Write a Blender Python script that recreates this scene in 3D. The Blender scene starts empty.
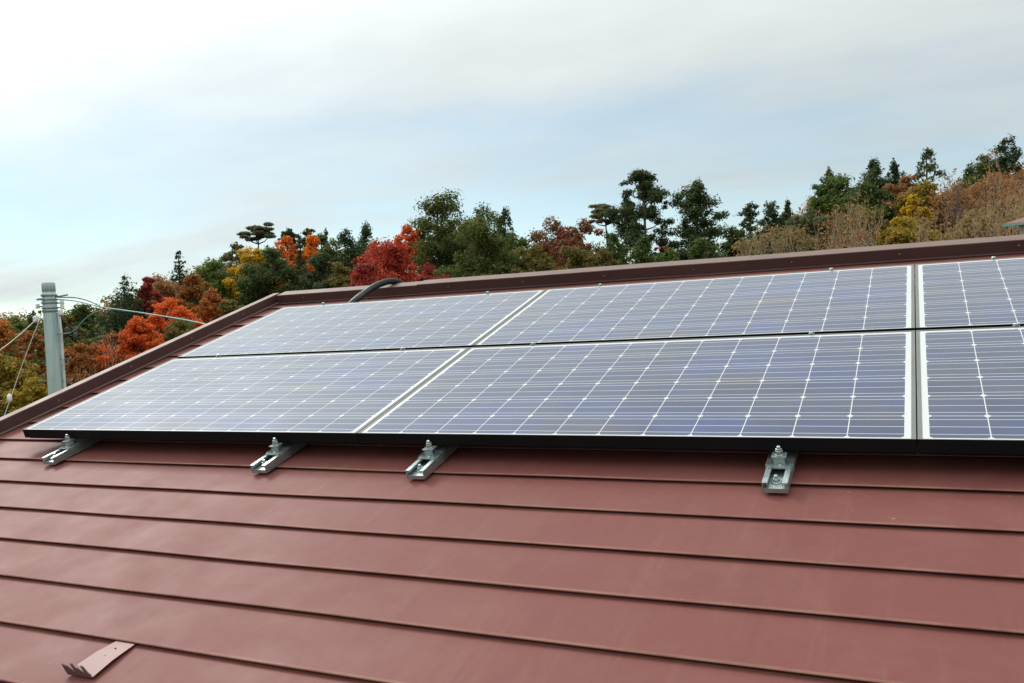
import bpy, math, random
import numpy as np
from mathutils import Vector, Matrix

S = bpy.context.scene
C = bpy.context.collection
R = math.radians
rng = np.random.default_rng(7)
random.seed(7)

# ------------------------------------------------------------------ camera
CAM = np.array([1.6166, -2.2277, 0.3461])
RIGHT = np.array([0.90222825, 0.42766626, -0.05554953])
DOWN = np.array([-0.03649241, -0.05263681, -0.99794673])
FWD = np.array([-0.42971209, 0.90240287, -0.03188385])
FOC = 866.26
cam = bpy.data.objects.new('camera', bpy.data.cameras.new('camera'))
C.objects.link(cam)
m = Matrix.Identity(4)
for i in range(3):
    m[i][0], m[i][1], m[i][2], m[i][3] = RIGHT[i], -DOWN[i], -FWD[i], CAM[i]
cam.matrix_world = m
cam.data.sensor_width = 36
cam.data.lens = FOC / 1024 * 36
cam.data.clip_start = 0.05
cam.data.clip_end = 6000
S.camera = cam

# ------------------------------------------------------------------ light
SUN_AZ, SUN_EL = R(-62), R(40)            # azimuth from +Y, negative to the left
SUN_DIR = Vector((math.sin(SUN_AZ) * math.cos(SUN_EL), math.cos(SUN_AZ) * math.cos(SUN_EL), math.sin(SUN_EL)))
S.view_settings.view_transform = 'Standard'
S.view_settings.look = 'None'
S.view_settings.gamma = 1
S.view_settings.use_curve_mapping = False
S.view_settings.exposure = 0.55

W = bpy.data.worlds.new('World'); S.world = W; W.use_nodes = True
nt = W.node_tree; nt.nodes.clear()
def wn(t, **k):
    n = nt.nodes.new(t)
    for a, b in k.items(): setattr(n, a, b)
    return n
def wl(a, b): nt.links.new(a, b)
def wm(op, a, b=None, c=None, clamp=False):
    n = wn('ShaderNodeMath', operation=op, use_clamp=clamp)
    for i, v in enumerate((a, b, c)):
        if v is None: continue
        if hasattr(v, 'links'): wl(v, n.inputs[i])
        else: n.inputs[i].default_value = v
    return n.outputs[0]
tc = wn('ShaderNodeTexCoord'); sep = wn('ShaderNodeSeparateXYZ'); wl(tc.outputs['Generated'], sep.inputs[0])
zc = wm('MAXIMUM', sep.outputs[2], 0.0)
den = wm('ADD', zc, 0.16)
comb = wn('ShaderNodeCombineXYZ')
wl(wm('DIVIDE', sep.outputs[0], den), comb.inputs[0]); wl(wm('DIVIDE', sep.outputs[1], den), comb.inputs[1])
mapn = wn('ShaderNodeMapping'); mapn.inputs['Scale'].default_value = (0.55, 0.95, 1); mapn.inputs['Rotation'].default_value = (0, 0, R(10)); mapn.inputs['Location'].default_value = (-3, 2, 0)
wl(comb.outputs[0], mapn.inputs[0])
nz = wn('ShaderNodeTexNoise'); nz.inputs['Scale'].default_value = 0.8; nz.inputs['Detail'].default_value = 6; nz.inputs['Roughness'].default_value = 0.52; nz.inputs['Distortion'].default_value = 0.25
wl(mapn.outputs[0], nz.inputs['Vector'])
cover = wn('ShaderNodeMapRange', interpolation_type='SMOOTHSTEP'); 
lift = wm('MINIMUM', wm('MAXIMUM', wm('MULTIPLY', wm('SUBTRACT', zc, 0.19), 1.1), -0.19), 0.25)      # the deck opens a little above the horizon
low = wm('MULTIPLY', wm('SUBTRACT', 1.0, wm('MINIMUM', wm('DIVIDE', zc, 0.09), 1.0)), 0.02)           # and closes again in the distance
wl(wm('ADD', wm('ADD', nz.outputs[0], lift), low), cover.inputs[0])
cover.inputs[1].default_value = 0.30; cover.inputs[2].default_value = 0.62; cover.inputs[3].default_value = 0.42; cover.inputs[4].default_value = 1.0
dotn = wn('ShaderNodeVectorMath', operation='DOT_PRODUCT'); wl(tc.outputs['Generated'], dotn.inputs[0]); dotn.inputs[1].default_value = SUN_DIR
d0 = wm('MAXIMUM', dotn.outputs['Value'], 0.0)
glow = wm('ADD', wm('MULTIPLY', wm('POWER', d0, 5.0), 0.36), wm('MULTIPLY', wm('POWER', d0, 24.0), 0.5))
bright = wm('ADD', wm('ADD', 0.44, wm('MULTIPLY', wm('MULTIPLY', zc, zc), 0.85)), glow)
nz2 = wn('ShaderNodeTexNoise'); nz2.inputs['Scale'].default_value = 1.9; nz2.inputs['Detail'].default_value = 7; nz2.inputs['Roughness'].default_value = .58
wl(mapn.outputs[0], nz2.inputs['Vector'])
var = wm('ADD', 0.79, wm('MULTIPLY', nz2.outputs[0], 0.42))
cstr = wm('MULTIPLY', bright, var)
cbg = wn('ShaderNodeBackground'); cbg.inputs[0].default_value = (0.915, 0.985, 0.985, 1); wl(cstr, cbg.inputs[1])
sky = wn('ShaderNodeTexSky', sky_type='NISHITA', sun_disc=False)
sky.sun_elevation = SUN_EL; sky.sun_rotation = SUN_AZ
sky.air_density = 0.8; sky.dust_density = 0.0; sky.ozone_density = 1.0
sbg = wn('ShaderNodeBackground'); sbg.inputs[1].default_value = 0.096; 
tint = wn('ShaderNodeMix', data_type='RGBA', blend_type='MULTIPLY'); tint.inputs[0].default_value = 1
wl(sky.outputs[0], tint.inputs[6]); tint.inputs[7].default_value = (1.0, 1.06, 0.93, 1); wl(tint.outputs[2], sbg.inputs[0])
mix = wn('ShaderNodeMixShader'); wl(cover.outputs[0], mix.inputs[0]); wl(sbg.outputs[0], mix.inputs[1]); wl(cbg.outputs[0], mix.inputs[2])
out = wn('ShaderNodeOutputWorld'); wl(mix.outputs[0], out.inputs[0])

sl = bpy.data.lights.new('sun', 'SUN'); sl.energy = 1.2; sl.angle = R(18); sl.color = (1, 0.95, 0.88)
so = bpy.data.objects.new('sun', sl); C.objects.link(so)
so.rotation_euler = SUN_DIR.to_track_quat('Z', 'Y').to_euler()

# ------------------------------------------------------------------ helpers
PITCH = R(16)
CP, SP = math.cos(PITCH), math.sin(PITCH)
def uvn(u, v, n): return np.array([u, v * CP - n * SP, v * SP + n * CP])
def ray(x, y): return RIGHT * (x - 512) / FOC + DOWN * (y - 341.5) / FOC + FWD
def at(x, y, depth): return CAM + ray(x, y) * depth
def on_v(x, y, v):          # point of the pixel's ray on the plane v = const of the roof frame
    d = ray(x, y)
    dv = d[1] * CP + d[2] * SP; cv = CAM[1] * CP + CAM[2] * SP
    p = CAM + d * (v - cv) / dv
    return (p[0], v, -p[1] * SP + p[2] * CP)
def on_n(x, y, n):
    d = ray(x, y)
    dn = -d[1] * SP + d[2] * CP; cn = -CAM[1] * SP + CAM[2] * CP
    p = CAM + d * (n - cn) / dn
    return (p[0], p[1] * CP + p[2] * SP, n)

class MB:
    def __init__(s): s.v = []; s.f = []; s.sm = []
    def add(s, vs, fs, smooth=False):
        o = len(s.v); s.v += [tuple(map(float, p)) for p in vs]
        s.f += [tuple(i + o for i in f) for f in fs]; s.sm += [smooth] * len(fs)
    def box(s, x0, x1, y0, y1, z0, z1, bev=0.0):
        if bev <= 0:
            vs = [(x, y, z) for z in (z0, z1) for y in (y0, y1) for x in (x0, x1)]
            s.add(vs, [(0, 2, 3, 1), (4, 5, 7, 6), (0, 1, 5, 4), (2, 6, 7, 3), (0, 4, 6, 2), (1, 3, 7, 5)])
        else:
            b = bev; rings = []
            for z, k in ((z0, b), (z0 + b, 0), (z1 - b, 0), (z1, b)):
                pts = []
                for sx, sy in ((-1, -1), (1, -1), (1, 1), (-1, 1)):
                    X = x1 if sx > 0 else x0; Y = y1 if sy > 0 else y0
                    a = (X - sx * (b + k * .0), Y - sy * k * 1.0, z); c = (X - sx * k * 1.0, Y - sy * (b), z)
                    if k: a = (X - sx * 2 * b, Y - sy * b, z); c = (X - sx * b, Y - sy * 2 * b, z)
                    pts += ([c, a] if sx * sy > 0 else [a, c]) if False else ([a, c] if (sx, sy) in ((1, -1), (-1, 1)) else [c, a])
                rings.append(pts)
            s.loft(rings, True, True)
    def loft(s, rings, closed=True, caps=True, smooth=False):
        n = len(rings[0]); vs = [p for r in rings for p in r]; fs = []
        for i in range(len(rings) - 1):
            for j in range(n if closed else n - 1):
                k = (j + 1) % n
                fs.append((i * n + j, i * n + k, (i + 1) * n + k, (i + 1) * n + j))
        o = len(s.f); s.add(vs, fs, smooth)
        if caps:
            o = len(s.v) - len(vs)
            s.f.append(tuple(o + j for j in range(n))[::-1]); s.sm.append(False)
            s.f.append(tuple(o + (len(rings) - 1) * n + j for j in range(n))); s.sm.append(False)
    def extrude(s, prof, axis, a, b, caps=True, smooth=False):   # closed profile of 2-D points along an axis
        def P(t, p):
            if axis == 'x': return (t, p[0], p[1])
            if axis == 'y': return (p[0], t, p[1])
            return (p[0], p[1], t)
        s.loft([[P(a, p) for p in prof], [P(b, p) for p in prof]], True, caps, smooth)
    def tube(s, pts, rad, sides=8, smooth=True, caps=True):
        pts = [np.array(p, float) for p in pts]
        if not hasattr(rad, '__len__'): rad = [rad] * len(pts)
        rings = []; up = None
        for i, p in enumerate(pts):
            t = pts[min(i + 1, len(pts) - 1)] - pts[max(i - 1, 0)]; t = t / (np.linalg.norm(t) + 1e-9)
            if up is None: up = np.array([0, 0, 1.]) if abs(t[2]) < .9 else np.array([1., 0, 0])
            a = np.cross(t, up); a /= np.linalg.norm(a) + 1e-9; b = np.cross(a, t); up = b
            rings.append([p + rad[i] * (a * math.cos(q) + b * math.sin(q)) for q in np.linspace(0, 2 * math.pi, sides, endpoint=False)])
        s.loft(rings, True, caps, smooth)
    def disc(s, c, prof, sides=14, smooth=True):      # lathe about +z at c, prof = [(r, z)]
        rings = [[(c[0] + r * math.cos(q), c[1] + r * math.sin(q), c[2] + z) for q in np.linspace(0, 2 * math.pi, sides, endpoint=False)] for r, z in prof]
        s.loft(rings, True, True, smooth)
    def build(s, name, mat, parent=None, loc=(0, 0, 0), rot=(0, 0, 0)):
        me = bpy.data.meshes.new(name); me.from_pydata(s.v, [], s.f); me.update()
        me.polygons.foreach_set('use_smooth', s.sm)
        me.materials.append(mat)
        o = bpy.data.objects.new(name, me); C.objects.link(o)
        if parent: o.parent = parent
        o.location = loc; o.rotation_euler = rot
        return o

def tag(o, label=None, cat=None, group=None, kind=None):
    for k, v in (('label', label), ('category', cat), ('group', group), ('kind', kind)):
        if v: o[k] = v
    return o
def empty(name, loc, rot=(0, 0, 0), label=None, cat=None, group=None):
    o = bpy.data.objects.new(name, None); C.objects.link(o); o.empty_display_size = .1
    o.location = loc; o.rotation_euler = rot
    return tag(o, label, cat, group)
def catmull(pts, n=8):
    P = [np.array(p, float) for p in pts]; P = [2 * P[0] - P[1]] + P + [2 * P[-1] - P[-2]]; o = []
    for i in range(1, len(P) - 2):
        for t in np.linspace(0, 1, n, endpoint=False):
            a, b, c, d = P[i - 1:i + 3]
            o.append(.5 * (2 * b + (c - a) * t + (2 * a - 5 * b + 4 * c - d) * t * t + (3 * b - a - 3 * c + d) * t ** 3))
    return o + [P[-2]]

# ---- material builder
class Mat:
    def __init__(s, name, base=(.5, .5, .5), rough=.5, metal=0, spec=.5):
        s.m = bpy.data.materials.new(name); s.m.use_nodes = True
        s.t = s.m.node_tree; s.b = s.t.nodes['Principled BSDF']
        s.b.inputs['Base Color'].default_value = (*base, 1); s.b.inputs['Roughness'].default_value = rough
        s.b.inputs['Metallic'].default_value = metal; s.b.inputs['Specular IOR Level'].default_value = spec
        s._c = None
    def n(s, t, **k):
        n = s.t.nodes.new(t)
        for a, b in k.items(): setattr(n, a, b)
        return n
    def l(s, a, b): s.t.links.new(a, b)
    def coord(s, which='Object', scale=None):
        if s._c is None: s._c = s.n('ShaderNodeTexCoord')
        o = s._c.outputs[which]
        if scale is not None:
            mp = s.n('ShaderNodeMapping'); mp.inputs['Scale'].default_value = scale; s.l(o, mp.inputs[0]); o = mp.outputs[0]
        return o
    def noise(s, scale, detail=4, rough=.5, vec=None, dist=0):
        n = s.n('ShaderNodeTexNoise'); n.inputs['Scale'].default_value = scale; n.inputs['Detail'].default_value = detail
        n.inputs['Roughness'].default_value = rough; n.inputs['Distortion'].default_value = dist
        s.l(vec if vec is not None else s.coord(), n.inputs['Vector']); return n.outputs[0]
    def ramp(s, fac, stops, interp='LINEAR'):
        r = s.n('ShaderNodeValToRGB'); r.color_ramp.interpolation = interp
        e = r.color_ramp.elements
        while len(e) < len(stops): e.new(.5)
        for i, (p, c) in enumerate(stops):
            e[i].position = p; e[i].color = (*c, 1) if hasattr(c, '__len__') else (c, c, c, 1)
        s.l(fac, r.inputs[0]); return r.outputs[0]
    def math(s, op, a, b=None, c=None, clamp=False):
        n = s.n('ShaderNodeMath', operation=op, use_clamp=clamp)
        for i, v in enumerate((a, b, c)):
            if v is None: continue
            if hasattr(v, 'links'): s.l(v, n.inputs[i])
            else: n.inputs[i].default_value = v
        return n.outputs[0]
    def mixc(s, fac, a, b, blend='MIX'):
        n = s.n('ShaderNodeMix', data_type='RGBA', blend_type=blend)
        for i, v in ((0, fac), (6, a), (7, b)):
            if hasattr(v, 'links'): s.l(v, n.inputs[i])
            elif i == 0: n.inputs[0].default_value = v
            else: n.inputs[i].default_value = (*v, 1)
        return n.outputs[2]
    def col(s, o): s.l(o, s.b.inputs['Base Color'])
    def rough(s, o): s.l(o, s.b.inputs['Roughness'])
    def bump(s, h, strength=.3, dist=.01):
        b = s.n('ShaderNodeBump'); b.inputs['Strength'].default_value = strength; b.inputs['Distance'].default_value = dist
        s.l(h, b.inputs['Height']); s.l(b.outputs[0], s.b.inputs['Normal'])

# roof paint
def roof_mat():
    M = Mat('red_brown_roof_paint', rough=.42, spec=.2)
    big = M.noise(1.3, 4, .55); fine = M.noise(60, 4, .6)
    streak = M.noise(9, 5, .6, vec=M.coord('Object', (1.0, .12, 1)))
    c = M.ramp(big, [(.3, (.172, .053, .046)), (.55, (.185, .059, .051)), (.75, (.192, .066, .056))])
    c = M.mixc(M.math('MULTIPLY', M.ramp(streak, [(.52, 0), (.72, 1)]), .22), c, (.22, .095, .07))
    c = M.mixc(M.ramp(fine, [(.45, 0), (.8, .3)]), c, (.145, .044, .038))
    sp = M.n('ShaderNodeSeparateXYZ'); M.l(M.coord(), sp.inputs[0])        # paint worn pale along each lap edge
    fr = M.math('FRACT', M.math('DIVIDE', M.math('ADD', sp.outputs[1], .074 + 20 * .1718 - .0005), .1718))
    edge = M.ramp(fr, [(0, 1), (.018, .8), (.05, 0)])
    wear = M.math('MULTIPLY', edge, M.ramp(M.noise(7, 5, .7, vec=M.coord('Object', (1, .15, 1))), [(.36, .05), (.62, .5)]))
    c = M.mixc(wear, c, (.36, .22, .14))
    run = M.noise(16, 6, .7, vec=M.coord('Object', (1, .06, 1)))          # faint rain runs down the slope
    c = M.mixc(M.math('MULTIPLY', M.ramp(run, [(.56, 0), (.70, 1)]), .25), c, (.25, .13, .10))
    c = M.mixc(M.math('MULTIPLY', M.ramp(M.noise(11, 6, .7, vec=M.coord('Object', (1, .10, 3))), [(.58, 0), (.74, 1)]), .3), c, (.10, .03, .025))
    blot = M.noise(3.4, 6, .7, dist=.6)
    c = M.mixc(M.math('MULTIPLY', M.ramp(blot, [(.50, 0), (.68, 1)]), .20), c, (.25, .115, .09))
    # pale dust caught in places
    fleck = M.math('MULTIPLY', M.ramp(M.noise(30, 3, .7), [(.70, 0), (.76, 1)]), M.ramp(M.noise(2.1, 2), [(.5, 0), (.62, .5)]))
    c = M.mixc(fleck, c, (.45, .36, .24))
    M.col(c)
    M.rough(M.ramp(M.noise(5, 5, .6), [(.3, .52), (.7, .64)]))
    h = M.math('ADD', M.math('MULTIPLY', M.noise(3.2, 2), 1.0), M.math('MULTIPLY', M.noise(140, 3), .03))
    M.bump(h, .14, .012)
    return M.m
def trim_mat():
    M = Mat('brown_trim_paint', rough=.38, spec=.28)
    n = M.noise(4, 5, .6, vec=M.coord('Object', (.3, 1, 1)))
    M.col(sheen_on_tops(M, M.ramp(n, [(.3, (.064, .029, .026)), (.7, (.094, .048, .042))]), (.32, .215, .17), .50))  # cap tops painted paler to stand in for grazing sky reflection
    M.rough(M.ramp(M.noise(9, 4), [(.3, .48), (.7, .62)]))
    M.bump(M.noise(2.2, 2), .12, .01)
    return M.m
def sheen_on_tops(M, c, dust_sheen, amt, lo=.75):  # paints a sky reflection into the base colour of upward faces
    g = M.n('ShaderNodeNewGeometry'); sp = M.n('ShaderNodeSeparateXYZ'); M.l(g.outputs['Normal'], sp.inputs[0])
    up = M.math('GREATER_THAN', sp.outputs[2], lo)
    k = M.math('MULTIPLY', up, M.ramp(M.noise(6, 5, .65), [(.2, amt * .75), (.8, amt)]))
    return M.mixc(k, c, dust_sheen)
def galv_mat():
    M = Mat('galvanised_steel', rough=.38, metal=.85)
    v = M.n('ShaderNodeTexVoronoi'); v.inputs['Scale'].default_value = 130; M.l(M.coord(), v.inputs['Vector'])
    sv = M.n('ShaderNodeSeparateColor'); M.l(v.outputs['Color'], sv.inputs[0])
    M.col(M.mixc(M.math('MULTIPLY', sv.outputs[0], .35), M.ramp(M.noise(25, 4), [(.3, (.36, .44, .43)), (.7, (.56, .63, .61))]), (.27, .33, .33)))
    M.rough(M.ramp(M.noise(40, 3), [(.3, .3), (.7, .5)]))
    return M.m
def frame_mat():
    M = Mat('black_anodised_aluminium', rough=.5, metal=0, spec=.08)
    M.col(sheen_on_tops(M, M.ramp(M.noise(5, 3), [(.3, (.007, .0075, .008)), (.7, (.011, .0115, .012))]), (.30, .30, .28), .75))  # grey on the top lips is reflected sky put into the colour
    return M.m
def panel_mat():
    M = Mat('solar_cells_under_glass', rough=.17, spec=.12)
    sp = M.n('ShaderNodeSeparateXYZ'); M.l(M.coord(), sp.inputs[0])
    X, Y = sp.outputs[0], sp.outputs[1]
    p = .1283; q = .1300; mu, mv = (1.589 - 12 * p) / 2, (.812 - 6 * q) / 2 - .007
    cx = M.math('DIVIDE', M.math('SUBTRACT', X, mu), p); cy = M.math('DIVIDE', M.math('SUBTRACT', Y, mv), q)
    fx = M.math('FRACT', cx); fy = M.math('FRACT', cy)
    ax = M.math('ABSOLUTE', M.math('SUBTRACT', fx, .5)); ay = M.math('ABSOLUTE', M.math('SUBTRACT', fy, .5))
    gap = .5 - .00125 / p
    cell = M.math('MULTIPLY', M.math('LESS_THAN', ax, gap), M.math('LESS_THAN', ay, gap))
    cell = M.math('MULTIPLY', cell, M.math('LESS_THAN', M.math('ADD', ax, ay), .925))     # cut corners
    inx = M.math('MULTIPLY', M.math('GREATER_THAN', cx, 0), M.math('LESS_THAN', cx, 12))
    iny = M.math('MULTIPLY', M.math('GREATER_THAN', cy, 0), M.math('LESS_THAN', cy, 6))
    cell = M.math('MULTIPLY', cell, M.math('MULTIPLY', inx, iny))
    # three busbars a cell, along the long side
    by = M.math('ABSOLUTE', M.math('SUBTRACT', M.math('FRACT', M.math('MULTIPLY', fy, 3)), .5))
    bus = M.math('LESS_THAN', by, .0013 / p * 3)
    # thin grid fingers soften to a faint tint; each cell a slightly different blue
    cid = M.n('ShaderNodeCombineXYZ'); M.l(M.math('FLOOR', cx), cid.inputs[0]); M.l(M.math('FLOOR', cy), cid.inputs[1])
    oi = M.n('ShaderNodeObjectInfo'); M.l(oi.outputs['Random'], cid.inputs[2])
    wnz = M.n('ShaderNodeTexWhiteNoise'); M.l(cid.outputs[0], wnz.inputs['Vector'])
    c = M.ramp(wnz.outputs['Value'], [(0, (.007, .019, .074)), (.5, (.010, .025, .092)), (1, (.017, .030, .100))])
    c = M.mixc(M.ramp(M.noise(2.1, 3, .55, vec=M.coord('Object', (1, 1.6, 1))), [(.48, 0), (.70, .75)]), c, (.055, .043, .038))
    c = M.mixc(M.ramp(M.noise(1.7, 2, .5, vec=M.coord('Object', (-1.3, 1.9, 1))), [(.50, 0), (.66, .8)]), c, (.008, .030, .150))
    c = M.mixc(bus, c, (.47, .48, .50))
    c = M.mixc(cell, (.60, .60, .58), c)
    dust_sheen = M.ramp(M.noise(7, 6, .65), [(.35, .02), (.75, .09)])
    c = M.mixc(dust_sheen, c, (.33, .31, .28))
    M.col(c)
    M.rough(M.ramp(M.noise(3, 4), [(.3, .12), (.7, .22)]))
    M.b.inputs['Coat Weight'].default_value = .68; M.b.inputs['Coat IOR'].default_value = 1.5; M.b.inputs['Coat Roughness'].default_value = .05
    return M.m
def plain(name, base, rough=.6, metal=0, var=.25, scale=8, bump=0):
    M = Mat(name, rough=rough, metal=metal)
    lo = tuple(x * (1 - var) for x in base); hi = tuple(min(1, x * (1 + var)) for x in base)
    M.col(M.ramp(M.noise(scale, 5, .6), [(.3, lo), (.7, hi)]))
    if bump: M.bump(M.noise(scale * 4, 4), bump, .01)
    return M.m
def leaf_mat(name, cols, scale=.55, trans=.42):
    M = Mat(name, rough=.65, spec=.25)
    g = M.n('ShaderNodeNewGeometry')
    f = M.math('ADD', M.math('MULTIPLY', g.outputs['Random Per Island'], .5), M.math('MULTIPLY', M.math('SUBTRACT', M.noise(scale, 3, .6), .25), 1.0))
    k = len(cols); oi = M.n('ShaderNodeObjectInfo'); f = M.math('ADD', f, M.math('MULTIPLY', M.math('SUBTRACT', oi.outputs['Random'], .5), .22))
    M.col(M.ramp(f, [(.12 + .76 * i / (k - 1), c) for i, c in enumerate(cols)]))
    col = M.b.inputs['Base Color'].links[0].from_socket
    tr = M.n('ShaderNodeBsdfTranslucent'); M.l(col, tr.inputs[0])
    mx = M.n('ShaderNodeMixShader'); mx.inputs[0].default_value = trans
    M.l(M.b.outputs[0], mx.inputs[1]); M.l(tr.outputs[0], mx.inputs[2])
    o = [n for n in M.t.nodes if n.type == 'OUTPUT_MATERIAL'][0]; M.l(mx.outputs[0], o.inputs[0])
    return M.m

roofm, trimm, galv, framem, panelm = roof_mat(), trim_mat(), galv_mat(), frame_mat(), panel_mat()
wallm = plain('cream_house_render', (.55, .50, .42), .8, bump=.2)
screwm = plain('painted_screw_head', (.22, .14, .12), .4)
concm = plain('weathered_concrete', (.46, .57, .56), .8, var=.18, scale=5, bump=.15)
steelm = plain('dull_grey_steel', (.22, .26, .27), .5, metal=.5)
M_c = Mat('weathered_concrete_pole', rough=.85)
st = M_c.noise(5, 6, .65, vec=M_c.coord('Object', (3, 3, .22)))
cc = M_c.ramp(st, [(.32, (.30, .38, .37)), (.5, (.44, .55, .54)), (.7, (.54, .64, .62))])
M_c.col(M_c.mixc(M_c.ramp(M_c.noise(14, 5, .7), [(.55, 0), (.75, .35)]), cc, (.22, .26, .24))); M_c.bump(M_c.noise(60, 3), .15, .005)
concm = M_c.m
rubber = plain('black_corrugated_plastic', (.010, .012, .014), .45)
cablem = plain('pale_green_cable_sheath', (.16, .30, .29), .5)
blackm = plain('black_cable_sheath', (.03, .035, .035), .5)
porcel = plain('white_porcelain', (.75, .75, .72), .3, var=.05)
wirem = plain('yellowed_guy_wire', (.36, .36, .26), .6)
barkm = plain('brown_bark', (.085, .062, .045), .9, var=.35, scale=3)
palebark = plain('pale_bark', (.42, .30, .20), .9, var=.3, scale=2)
greybark = plain('grey_bark', (.17, .14, .115), .9, var=.3, scale=3)

# ------------------------------------------------------------------ ground
def smooth(t): t = np.clip(t, 0, 1); return t * t * (3 - 2 * t)
def ground_h(x, y):
    x = np.asarray(x, float); y = np.asarray(y, float)
    dx, dy = x - CAM[0], y - CAM[1]; d = np.hypot(dx, dy); az = np.degrees(np.arctan2(dx, dy))
    A = np.interp(az, [-180, -90, -58, -40, -25, -8, 6, 40, 120, 180], [0, 0, 2.2, 3.6, 5.2, 7.5, 9.6, 8, 0, 0])
    r = smooth((d - 26) / 62) * A
    fall = smooth((d - 140) / 160)
    return -6.15 + r * (1 - fall) + .25 * np.sin(x * .31) * np.sin(y * .27) * smooth((d - 20) / 20)
def make_ground():
    b = MB()
    rs = np.concatenate([[0.01], np.linspace(6, 130, 42), np.geomspace(150, 3000, 14)])
    na = 144; vs = []; fs = []
    for r in rs:
        for a in np.linspace(0, 2 * math.pi, na, endpoint=False):
            x = CAM[0] + r * math.sin(a); y = CAM[1] + r * math.cos(a)
            vs.append((x, y, float(ground_h(x, y))))
    for i in range(len(rs) - 1):
        for j in range(na):
            k = (j + 1) % na
            fs.append((i * na + j, (i + 1) * na + j, (i + 1) * na + k, i * na + k))
    b.add(vs, fs, True)
    M = Mat('leaf_litter_ground', rough=.95, spec=.1)
    M.col(M.ramp(M.noise(.35, 6, .65), [(.3, (.035, .04, .02)), (.5, (.07, .055, .03)), (.7, (.11, .065, .035))]))
    M.bump(M.noise(2.5, 5), .6, .1)
    tag(b.build('ground', M.m), kind='structure')
make_ground()

# ------------------------------------------------------------------ the house under the panels
N0 = -.088                      # level of the roof sheet below the glass of the panels
PIT = .1718
RIDGE_V = 2.068
EAVE_K = 16
house = empty('house', (1.8, 1.9, -6.15), label='brown metal roofed house with solar panels on its slope', cat='house')
HL = tuple(-x for x in house.location)
RR = (PITCH, 0, 0)
def nose_v(k): return -.074 - PIT * k
def verge_u(v): return -1.944 - .031 * v
U1 = 6.0
def make_roof():
    b = MB()
    us = np.linspace(0, 1, 66)
    r = np.random.default_rng(3)
    for k in range(-13, EAVE_K):
        v0 = nose_v(k); v1 = min(nose_v(k - 1), RIDGE_V + .05)
        if v0 > RIDGE_V: continue
        ph = r.uniform(0, 6.28, 8); am = r.uniform(.4, 1, 8)
        def wob(u): return sum(am[i] * math.sin(u * w + ph[i]) for i, w in enumerate((.9, 1.7, 2.9, 4.3, 6.1, 8.3))) / 3
        def wob2(u): return sum(am[i - 1] * math.sin(u * w + ph[7 - i]) for i, w in enumerate((.7, 1.9, 3.3, 5.7, 7.9))) / 3
        rows = []
        for t in us:
            def P(v, n, t=t):
                a = verge_u(v) - .03; return (a + t * (U1 - a), v, n)
            u = verge_u(v0) + t * (U1 - verge_u(v0))
            w = .0022 * wob2(u); z = .0011 * wob(u)
            rows.append([P(v0 + w, N0 + z, 0 * t + t), P(v0 + w, N0 + z)])
            rows[-1] = dict(
                plate=[P(v1 + .050, N0 - .0128), P(v0 + .6 * (v1 - v0), N0 - .0056 + .3 * z + .0008 * wob(u * 1.7 + 2)), P(v0 + .25 * (v1 - v0), N0 - .0026 + .7 * z), P(v0 + .012 + w, N0 - .0002 + z), P(v0 + .0035 + w, N0 + z)],
                nose=[P(v0 + .0035 + w, N0 + z), P(v0 + .0008 + w, N0 - .0006 + z), P(v0 - .0003 + w, N0 - .0018 + z), P(v0 + .0006 + w, N0 - .0030 + z), P(v0 + .0025 + w, N0 - .0034 + z)],
                under=[P(v0 + .0025 + w, N0 - .0034 + z), P(v0 + .052, N0 - .0040)])
        for key in ('plate', 'nose', 'under'):
            n = len(rows[0][key]); vs = [p for q in rows for p in q[key]]; fs = []
            for i in range(len(rows) - 1):
                for j in range(n - 1):
                    fs.append((i * n + j, i * n + j + 1, (i + 1) * n + j + 1, (i + 1) * n + j))
            b.add(vs, fs, True)
    rf = b.build('roof', roofm, house, HL, RR)
    # deck board closing the inside of the roof
    d = MB(); ev = nose_v(EAVE_K - 1)
    d.extrude([(ev + .02, N0 - .02), (RIDGE_V + .10, N0 - .02), (RIDGE_V + .10, N0 - .16), (ev + .02, N0 - .16)], 'x', -1.93, U1 - .01)
    d.build('roof_deck', plain('roof_deck_timber', (.16, .12, .08), .8), rf)
    # far slope: same pitch, falling away behind the ridge
    g = MB(); y0 = uvn(0, RIDGE_V + .085, N0); L = 4.4
    for k in range(26):
        a, c = k * PIT, (k + 1) * PIT + .012
        pts = []
        for (s_, n_) in ((a, -.012), (c, 0), (c, -.008), (a, -.02)):
            pts.append((y0[1] + s_ * CP + n_ * SP, y0[2] - s_ * SP + n_ * CP))
        g.extrude(pts[::-1], 'x', -2.0, U1)
    g.build('far_slope', roofm, rf, (0, 0, 0), (-PITCH, 0, 0))
    return rf
roof = make_roof()

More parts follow.
